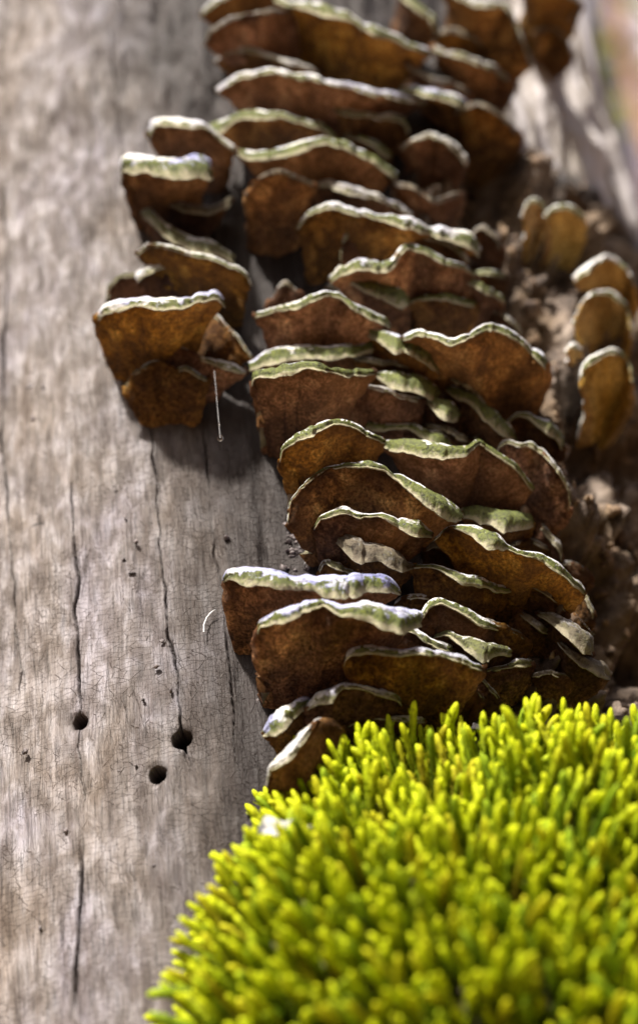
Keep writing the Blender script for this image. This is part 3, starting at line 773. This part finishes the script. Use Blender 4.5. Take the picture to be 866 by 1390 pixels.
 ([(358,992,8),(372,970,26),(395,955,30),(415,946,22),(421,950,8)], (408,1004), (.3,.9,0), 'pale lavender tongue-shaped lip near the foot of the column'),
 ([(470,987,4),(485,972,10),(505,966,10),(540,969,8),(575,973,8)], (520,1006), (.1,.2,0), 'white bracket rim partly sunk in the moss'),
 ([(363,1066,3),(366,1042,4),(382,1024,14),(405,1000,16),(428,977,4),(448,976,4),(464,986,4)], (418,1086), (.1,.1,0), 'lowest bracket, ochre brown with a white patch, beside the moss'),
 ([(588,48,3),(610,40,4),(640,48,4),(662,70,3)], (625,98), (.2,.1,.8), 'dark brown bracket filling the gap behind the khaki-edged one'),
 ([(616,150,4),(650,140,4),(685,158,4),(704,182,4)], (662,217), (.1,.1,.9), 'nearly black bracket under the blunt white tip'),
 ([(636,318,3),(655,308,4),(672,320,4),(680,340,3)], (660,362), (.2,0,.7), 'short brown bracket at the frayed end of the ragged white rim'),
 ([(600,905,4),(622,915,5),(645,932,5),(655,950,3)], (612,972), (.2,.1,.8), 'dark slanting bracket behind the wide straight one above the moss'),
 ([(690,785,4),(715,790,5),(745,805,5),(770,828,4)], (722,852), (.2,.1,.8), 'dark brown bracket directly under the wavy thread-bearing one'),
 ([(630,846,3),(660,840,4),(695,852,5),(715,870,4)], (675,892), (.2,.1,.8), 'dark brown bracket squeezed above the leaf-shaped olive roll'),
 ([(575,744,3),(592,736,8),(612,746,12),(622,764,4)], (600,782), (.3,.1,.8), 'small fuzzy dark flap between the dark grey tongue and the wavy bracket'),
 ([(452,620,2),(466,610,4),(485,607,4),(500,613,2)], (478,636), (.1,0,.2), 'tiny ochre bracket growing inside the glowing bowl-shaped hollow'),
]
CLUMP = [
 ([(201,178,8),(208,165,8),(222,160,10),(250,163,9),(280,168,7),(298,184,5),(318,200,5)], (268,242), (.2,.3,0), 'topmost bracket of the small clump, white-rimmed with an ochre face'),
 ([(167,242,3),(169,218,14),(185,212,24),(210,215,28),(240,220,30),(265,214,26),(284,220,24),(288,234,8)], (222,302), (.35,.85,0), 'thick frosted bluish-white roll in the small clump'),
 ([(205,254,4),(222,268,6),(245,278,10),(285,280,14),(314,268,8)], (252,312), (.4,.1,.7), 'dark grey drooping bracket under the frosted roll'),
 ([(194,288,8),(204,286,16),(225,303,18),(255,320,16),(290,328,20),(318,348,8)], (255,362), (.5,.2,.35), 'slanting grey-green tongue above the thin white-edged bracket'),
 ([(187,341,4),(203,330,4),(228,332,4),(255,342,4),(285,349,5),(312,358,5),(330,368,5),(339,384,4)], (290,422), (.3,0,0), 'wide brown bracket with a hair-thin white edge in the small clump'),
 ([(146,412,3),(150,385,3),(168,373,4),(188,372,4),(198,385,3)], (182,417), (.95,0,.4), 'small dark green bracket on the outer side of the small clump'),
 ([(186,372,10),(200,361,10),(222,356,6),(250,363,4),(279,380,3)], (228,408), (.1,.2,0), 'short reddish bracket with a bright white edge in the small clump'),
 ([(132,427,8),(150,412,14),(180,406,14),(215,407,14),(245,404,14),(270,396,12),(292,394,12),(303,407,12)], (202,508), (.2,.7,0), 'biggest bracket of the small clump with a white shaggy lip'),
 ([(270,430,2),(287,424,3),(305,438,4),(325,460,4),(343,483,4)], (272,492), (.2,0,.3), 'brown bracket folded sideways towards the main column'),
 ([(145,470,3),(152,461,4),(163,464,3)], (158,480), (.1,.3,.6), 'tiny dark nub of bracket on the bare wood'),
 ([(169,524,3),(180,507,3),(197,497,3),(212,489,3),(250,500,3),(283,514,3)], (230,566), (.5,0,.5), 'lowest bracket of the small clump, yellow-brown underneath', dict(w0=0.10, wp=0.5, kreach=1.1)),
 ([(210,477,3),(216,467,4),(240,468,4),(265,476,4),(295,487,9),(318,497,9),(334,504,4)], (242,527), (.2,.2,.3), 'bracket with a golden spot on which the dew drop thread hangs'),
]
TANS = [
 ([(707,292,4),(716,270,6),(732,272,5),(740,290,4)], (725,332), (.5,0,.2), 'narrow rounded tan bracket high on the rotten strip'),
 ([(738,292,5),(752,278,8),(775,278,10),(792,294,8)], (762,347), (.5,0,.1), 'squarish olive-tan bracket high on the rotten strip'),
 ([(776,374,10),(800,354,12),(825,347,6),(848,362,4),(858,387,3)], (835,425), (.2,0,0), 'tan bracket with a pale rim above two round tan ones'),
 ([(777,437,6),(786,410,6),(805,396,7),(828,397,6),(848,415,5),(856,447,4)], (820,480), (.3,0,0), 'round tan bracket with a brown centre on the rotten strip'),
 ([(785,522,5),(790,498,6),(806,480,8),(828,472,9),(848,484,5),(858,517,4)], (822,574), (.4,0,0), 'round tan bracket with a yellow rim, lowest of the tan ones'),
 ([(766,478,4),(775,468,6),(788,474,4)], (778,490), (.1,0,0), 'tiny pale tan bracket beside the round yellow-rimmed one'),
]
#FUNGI_END
for spec in MAIN: fungus(spec[0], spec[1], spec[2], spec[3], GM)
for spec in CLUMP: fungus(spec[0], spec[1], spec[2], spec[3], GS, **(spec[4] if len(spec) > 4 else {}))
for spec in TANS: fungus(spec[0], spec[1], spec[2], spec[3], GT, lift=0.009, kreach=0.6, tanny=True, ends=0.85, w0=0.48, wp=0.30)

# ------------------------------------------------------------------ moss cushion
def shoot_mesh(seed, leaves=54, sides=7, rings=9, bend=None):
    rng = np.random.default_rng(seed)
    ln = 1.0
    t = np.concatenate([np.linspace(0, 0.88, rings - 3), [0.94, 0.98, 1.0]])
    bx, by = rng.normal(0, 0.30, 2)
    path = np.stack([bx * t ** 2 + 0.02 * np.sin(t * 5 + seed), by * t ** 2, t * ln], 1)
    rr = np.interp(t, [0, 0.3, 0.75, 0.90, 0.95, 0.98, 1.0], [0.030, 0.050, 0.068, 0.074, 0.066, 0.048, 0.022])
    V, F = tube(path, rr, sides)
    uvv = np.repeat(t, sides)
    tip = len(V)
    V = np.vstack([V, path[-1] + [0, 0, 0.006]]); uvv = np.append(uvv, 1.0)
    tri = []
    for a, b, c, d in F: tri += [(a, b, c), (a, c, d)]
    last = (rings - 1) * sides
    tri += [(last + j, last + (j + 1) % sides, tip) for j in range(sides)]
    V = list(map(tuple, V)); uvv = list(uvv)
    for i in range(leaves):
        f = 0.12 + 0.80 * (i / leaves)
        a = i * 2.39996 + rng.normal(0, 0.2)
        p = np.array([np.interp(f, t, path[:, q]) for q in range(3)])
        r0 = np.interp(f, t, rr)
        d = np.array([math.cos(a), math.sin(a), 0]); q = np.array([-math.sin(a), math.cos(a), 0])
        L = 0.075 * rng.uniform(0.8, 1.2); out = (0.020 + 0.050 * rng.random()) * (1.0 if f < 0.9 else 0.3)
        b0 = p + d * r0 * 0.92
        n0 = len(V)
        V += [tuple(b0 - q * 0.030), tuple(b0 + q * 0.030), tuple(b0 + d * out * 0.9 + np.array([0, 0, L * 0.55]) + q * 0.022),
              tuple(b0 + d * out + np.array([0, 0, L]) - d * r0 * 0.1), tuple(b0 + d * out * 0.9 + np.array([0, 0, L * 0.55]) - q * 0.022)]
        uvv += [f, f, f + .03, f + .05, f + .03]
        tri += [(n0, n0 + 1, n0 + 2), (n0, n0 + 2, n0 + 4), (n0 + 4, n0 + 2, n0 + 3)]
    return np.array(V), np.array(tri), np.array(uvv)

def build_moss():
    cen = on_trunk(752, 1484)
    cth, cz = math.atan2(cen[0], -cen[1]), cen[2]
    ax, az, ar = 0.074, 0.074, 0.054
    root = empty('moss_cushion', cyl(cth, cz, TR - 0.004))
    loc = np.array(root.location)
    tag(root, 'bright yellow-green moss cushion below the fungus column', 'moss')
    def surf(a, b):                                      # a: angle about the outward axis, b: 0 rim .. 1 summit
        q = math.cos(b * math.pi / 2); h = math.sin(b * math.pi / 2)
        lump = 1 + 0.18 * float(vnoise(np.array(math.cos(a) * 2 + 3), np.array(math.sin(a) * 2), np.array(b * 2.5)))
        s, z, o = ax * q * math.cos(a) * lump, az * q * math.sin(a) * lump, ar * h * lump
        th = cth + s / TR
        return cyl(th, cz + z, TR - 0.004 + o), (s, z, o)
    na, nb = 64, 18
    V = np.array([[surf(2 * math.pi * i / na, j / (nb - 1))[0] for i in range(na + 1)] for j in range(nb)])
    link('peat', raw_mesh('peat', V.reshape(-1, 3) - loc, grid_faces(nb, na + 1, 0)), M_PEAT, root)
    protos = []
    for k in range(10):
        v, f, uvv = shoot_mesh(50 + k)
        me = raw_mesh('moss_shoot', v, f, np.stack([np.full(len(v), k * 0.1), uvv], 1))
        me.materials.append(M_MOSS)
        protos.append((me, *shoot_mesh(50 + k, 26, 5, 7)))
    rng = np.random.default_rng(5)
    pts, tries = [], 0
    cell = {}
    while tries < 45000 and len(pts) < 6500:
        tries += 1
        # uniform-ish over the dome
        h = rng.random() ** 0.9; b = math.asin(min(h, 0.999)) / (math.pi / 2); a = rng.uniform(0, 2 * math.pi)
        p, (s, z, o) = surf(a, b)
        key = tuple(np.floor(p / 0.0020).astype(int))
        ok = True
        for dx in (-1, 0, 1):
            for dy in (-1, 0, 1):
                for dz in (-1, 0, 1):
                    for q in cell.get((key[0] + dx, key[1] + dy, key[2] + dz), ()):
                        if np.sum((q - p) ** 2) < 0.0020 ** 2: ok = False
        if not ok: continue
        cell.setdefault(key, []).append(p)
        rad = cyl(cth + s / TR, 0, 1.0); tang = np.array([math.cos(cth + s / TR), math.sin(cth + s / TR), 0])
        nrm = tang * (s / ax ** 2) + np.array([0, 0, z / az ** 2]) + rad * (o / ar ** 2)
        nrm /= np.linalg.norm(nrm)
        d = nrm * 0.95 + np.array([0, 0, 0.58]) + rad * 0.10 + rng.normal(0, 0.20, 3)
        d /= np.linalg.norm(d)
        pts.append((p, d, nrm))
    pts = [q for q in pts if q[0][2] > cz - 0.055]
    for i in range(150):                                  # stray shoots creeping out over the wood
        a = rng.uniform(0.05, math.pi * 1.02); g = 0.97 + abs(rng.normal(0, 0.06))
        s, z = ax * g * math.cos(a), az * g * math.sin(a)
        rad = cyl(cth + s / TR, 0, 1.0); tang = np.array([math.cos(cth + s / TR), math.sin(cth + s / TR), 0])
        d = tang * math.cos(a) + np.array([0, 0, math.sin(a) + 0.3]) + rad * 0.6 + rng.normal(0, 0.25, 3)
        pts.append((cyl(cth + s / TR, cz + z, TR + 0.0005), d / np.linalg.norm(d), rad, 0.45))
    # largest in view: nearest to the camera and facing it
    def score(q):
        v = CAM - q[0]; dist = np.linalg.norm(v); v = v / dist
        pr = q[0] + q[1] * 0.015 - CAM
        x = pr @ RT / (pr @ FWD) * FPX + PW / 2; y = PH / 2 - pr @ UP / (pr @ FWD) * FPX
        inside = -20 < x < 890 and 900 < y < 1400
        return (0 if inside and v @ q[2] > -0.1 else 1, dist)
    pts.sort(key=score)
    Vs, Fs, Us, off = [], [], [], 0
    for i, (p, d, nrm, *short) in enumerate(pts):
        me, v, f, uvv = protos[rng.integers(10)]
        ln = rng.uniform(0.012, 0.026); wd = rng.uniform(0.0100, 0.0134)
        ln *= short[0] if short else 1.0
        q = Vector(d).to_track_quat('Z', 'Y')
        spin = rng.uniform(0, 6.28)
        foot = p - d * ln * 0.25 - loc
        if i < 300:
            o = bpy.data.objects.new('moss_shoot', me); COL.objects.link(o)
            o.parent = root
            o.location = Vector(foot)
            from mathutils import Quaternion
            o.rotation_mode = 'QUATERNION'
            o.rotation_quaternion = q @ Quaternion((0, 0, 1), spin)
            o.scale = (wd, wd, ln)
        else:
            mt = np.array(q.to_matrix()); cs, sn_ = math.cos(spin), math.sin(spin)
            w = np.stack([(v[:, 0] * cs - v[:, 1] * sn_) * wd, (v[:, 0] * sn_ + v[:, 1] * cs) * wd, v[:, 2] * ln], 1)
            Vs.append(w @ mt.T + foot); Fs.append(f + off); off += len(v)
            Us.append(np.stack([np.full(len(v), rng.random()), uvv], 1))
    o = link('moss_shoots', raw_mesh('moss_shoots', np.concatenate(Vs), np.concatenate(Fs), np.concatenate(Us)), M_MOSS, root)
    tag(o, kind='stuff')
build_moss()

# ------------------------------------------------------------------ small things
def thread(a, b, sag, label, drops=()):
    a, b = np.asarray(a), np.asarray(b)
    t = np.linspace(0, 1, 14)[:, None]
    path = a + (b - a) * t + np.array([0, 0, -sag]) * np.sin(math.pi * t)
    root = empty('spider_thread', a)
    V, F = tube(path - a, np.full(14, 0.00004), 5)
    link('strand', raw_mesh('strand', V, F), M_SILK, root)
    iv, jf = ico()
    for f, r in drops:
        c = a + (b - a) * f - a
        link('dew_drop', raw_mesh('dew_drop', iv * np.array([r, r, r * 1.2]) + c, jf), M_WATER, root)
    tag(root, label, 'spider silk')

def small_things():
    a = on_trunk(291, 503, 0.020)
    b = a - np.array([0, 0, 0.0225])
    thread(a, b, 0, 'fine spider thread with a dew drop hanging below the small clump', ((0.8, 0.00035), (1.0, 0.0008)))
    thread(on_trunk(736, 772, 0.018), on_trunk(806, 862, 0.004), 0.001, 'fine spider thread stretched from a bracket to the rotten wood')
    # lichen flake at the moss edge
    c = on_trunk(384, 1132, 0.025); th = math.atan2(c[0], -c[1])
    tang = np.array([math.cos(th), math.sin(th), 0]); up = np.array([0, 0, 1.0]); rad = cyl(th, 0, 1)
    e2 = up * 0.75 + rad * 0.65; e2 /= np.linalg.norm(e2); e3 = np.cross(tang, e2); e3 = e3 if e3 @ rad > 0 else -e3
    nr, na = 7, 40
    g = []
    for i in range(nr):
        for j in range(na + 1):
            a_ = 2 * math.pi * (j % na) / na; q = i / (nr - 1)
            rr = q * (1 + 0.20 * math.sin(3 * a_ + 1) + 0.10 * math.sin(7 * a_) + 0.05 * math.sin(13 * a_))
            g.append(c + tang * 0.0056 * rr * math.cos(a_) + e2 * 0.0040 * rr * math.sin(a_) + e3 * (0.0025 + 0.0007 * math.sin(5 * a_) * q - 0.0012 * q * q))
    for i in range(nr):
        for j in range(na + 1):
            g.append(np.array(g[i * (na + 1) + j]) - e3 * 0.0007)
    F = np.concatenate([grid_faces(nr, na + 1), grid_faces(nr, na + 1, nr * (na + 1), True)])
    o = link('lichen_flake', raw_mesh('lichen_flake', np.array(g) - c, F), M_LICHEN); o.location = Vector(c)
    tag(o, 'white lichen flake with grey spots at the moss edge', 'lichen')
    # curved plant fibre stuck to the wood
    pts = [(277, 858), (277, 848), (281, 838), (287, 831), (293, 827)]
    path = np.array([on_trunk(x, y, 0.0012) for x, y in pts])
    V, F = tube(path - path[0], [0.00022, 0.0002, 0.00018, 0.00015, 0.0001], 6)
    o = link('plant_fibre', raw_mesh('plant_fibre', V, F), M_LICHEN); o.location = Vector(path[0])
    tag(o, 'pale curved plant fibre stuck to the bare wood', 'fibre')
    # specks of dirt on the wood
    iv, jf = ico(); rng = np.random.default_rng(8); Vs, Fs, off = [], [], 0
    spots = [(42, 525), (58, 524), (45, 568), (155, 660), (170, 702), (185, 735), (169, 760), (180, 778), (308, 730), (220, 870),
             (212, 905), (195, 950), (232, 938), (163, 1047), (185, 1040), (90, 1128), (210, 1175), (262, 1188), (35, 1020), (55, 1260), (130, 140), (46, 232)]
    spots += [(float(x), float(y)) for x, y in zip(rng.uniform(385, 435, 60), rng.uniform(705, 775, 60))]
    spots += [(float(x), float(y)) for x, y in zip(rng.uniform(350, 400, 50), rng.uniform(880, 960, 50))]
    for i, (x, y) in enumerate(spots):
        c = on_trunk(x, y, 0.0004); r = rng.uniform(0.0004, 0.0008) if i < 22 else rng.uniform(0.0003, 0.0012)
        th = math.atan2(c[0], -c[1])
        v = iv * r * rng.uniform(0.4, 1.3, 3)
        Vs.append(v * (1 + 0.75 * vnoise(iv[:, 0] * 2.3 + i, iv[:, 1] * 2, iv[:, 2] * 2))[:, None] + c); Fs.append(jf + off); off += len(v)
    o = link('dirt_specks', raw_mesh('dirt_specks', np.concatenate(Vs), np.concatenate(Fs), smooth=False), M_DEBRIS)
    tag(o, 'dark specks of dirt stuck to the bare wood', 'dirt', kind='stuff')
small_things()

# ------------------------------------------------------------------ background trees, far out of focus
def tree(base, h, r, label, crown_z, crown_r, leaves, seed, lean=(0, 0), bark=None):
    bark = bark or M_BARK
    rng = np.random.default_rng(seed)
    root = empty('young_tree', base); tag(root, label, 'tree', 'trees behind the dead trunk')
    t = np.linspace(0, 1, 24)
    path = np.stack([lean[0] * t + 0.03 * np.sin(t * 6 + seed), lean[1] * t + 0.03 * np.cos(t * 5), t * h - 0.05], 1)
    V, F = tube(path, r * (1 - 0.75 * t), 12)
    link('trunk', raw_mesh('trunk', V, F), bark, root)
    Vs, Fs, off = [], [], 0
    ends = []
    for k in range(14):
        f = rng.uniform(crown_z[0], 0.98); p = np.array([np.interp(f, t, path[:, q]) for q in range(3)])
        a = rng.uniform(0, 6.28); L = crown_r * rng.uniform(0.6, 1.1)
        d = np.array([math.cos(a), math.sin(a), 0.45])
        s = np.linspace(0, 1, 6)[:, None]
        pa = p + d * L * s + np.array([0, 0, 0.1]) * s ** 2
        V, F = tube(pa, r * 0.3 * (1 - 0.8 * s[:, 0]), 6)
        Vs.append(V); Fs.append(F + off); off += len(V); ends.append(pa)
    link('limbs', raw_mesh('limbs', np.concatenate(Vs), np.concatenate(Fs)), M_BARK, root)['kind'] = 'stuff'
    Vs, Fs = [], []
    for i in range(leaves):
        pa = ends[rng.integers(len(ends))]; s = rng.uniform(0.25, 1.0) * 5
        p = pa[int(s)] + rng.normal(0, crown_r * 0.16, 3)
        a = rng.normal(0, 1, 3); a /= np.linalg.norm(a); b = np.cross(a, rng.normal(0, 1, 3)); b /= np.linalg.norm(b)
        sz = rng.uniform(0.018, 0.032)
        n0 = len(Vs)
        Vs += [p - a * sz, p + b * sz * 0.5, p + a * sz, p - b * sz * 0.5]; Fs.append((n0, n0 + 1, n0 + 2, n0 + 3))
    link('crown', raw_mesh('crown', np.array(Vs), np.array(Fs), smooth=False), M_LEAF, root)['kind'] = 'stuff'

def at_dist(px, py, dist):
    return CAM + ray(px, py) * dist

p = at_dist(828, 150, 2.2)
tree((p[0], p[1], 0), 2.7, 0.024, 'slim reddish-brown young tree with yellow-green leaves', (0.72, 1), 0.35, 700, 3)
p = at_dist(915, 120, 2.9)
tree((p[0], p[1], 0), 7.5, 0.098, 'pale smooth-barked tree standing behind the dead trunk', (0.66, 1), 1.0, 1800, 4, bark=M_PALE)
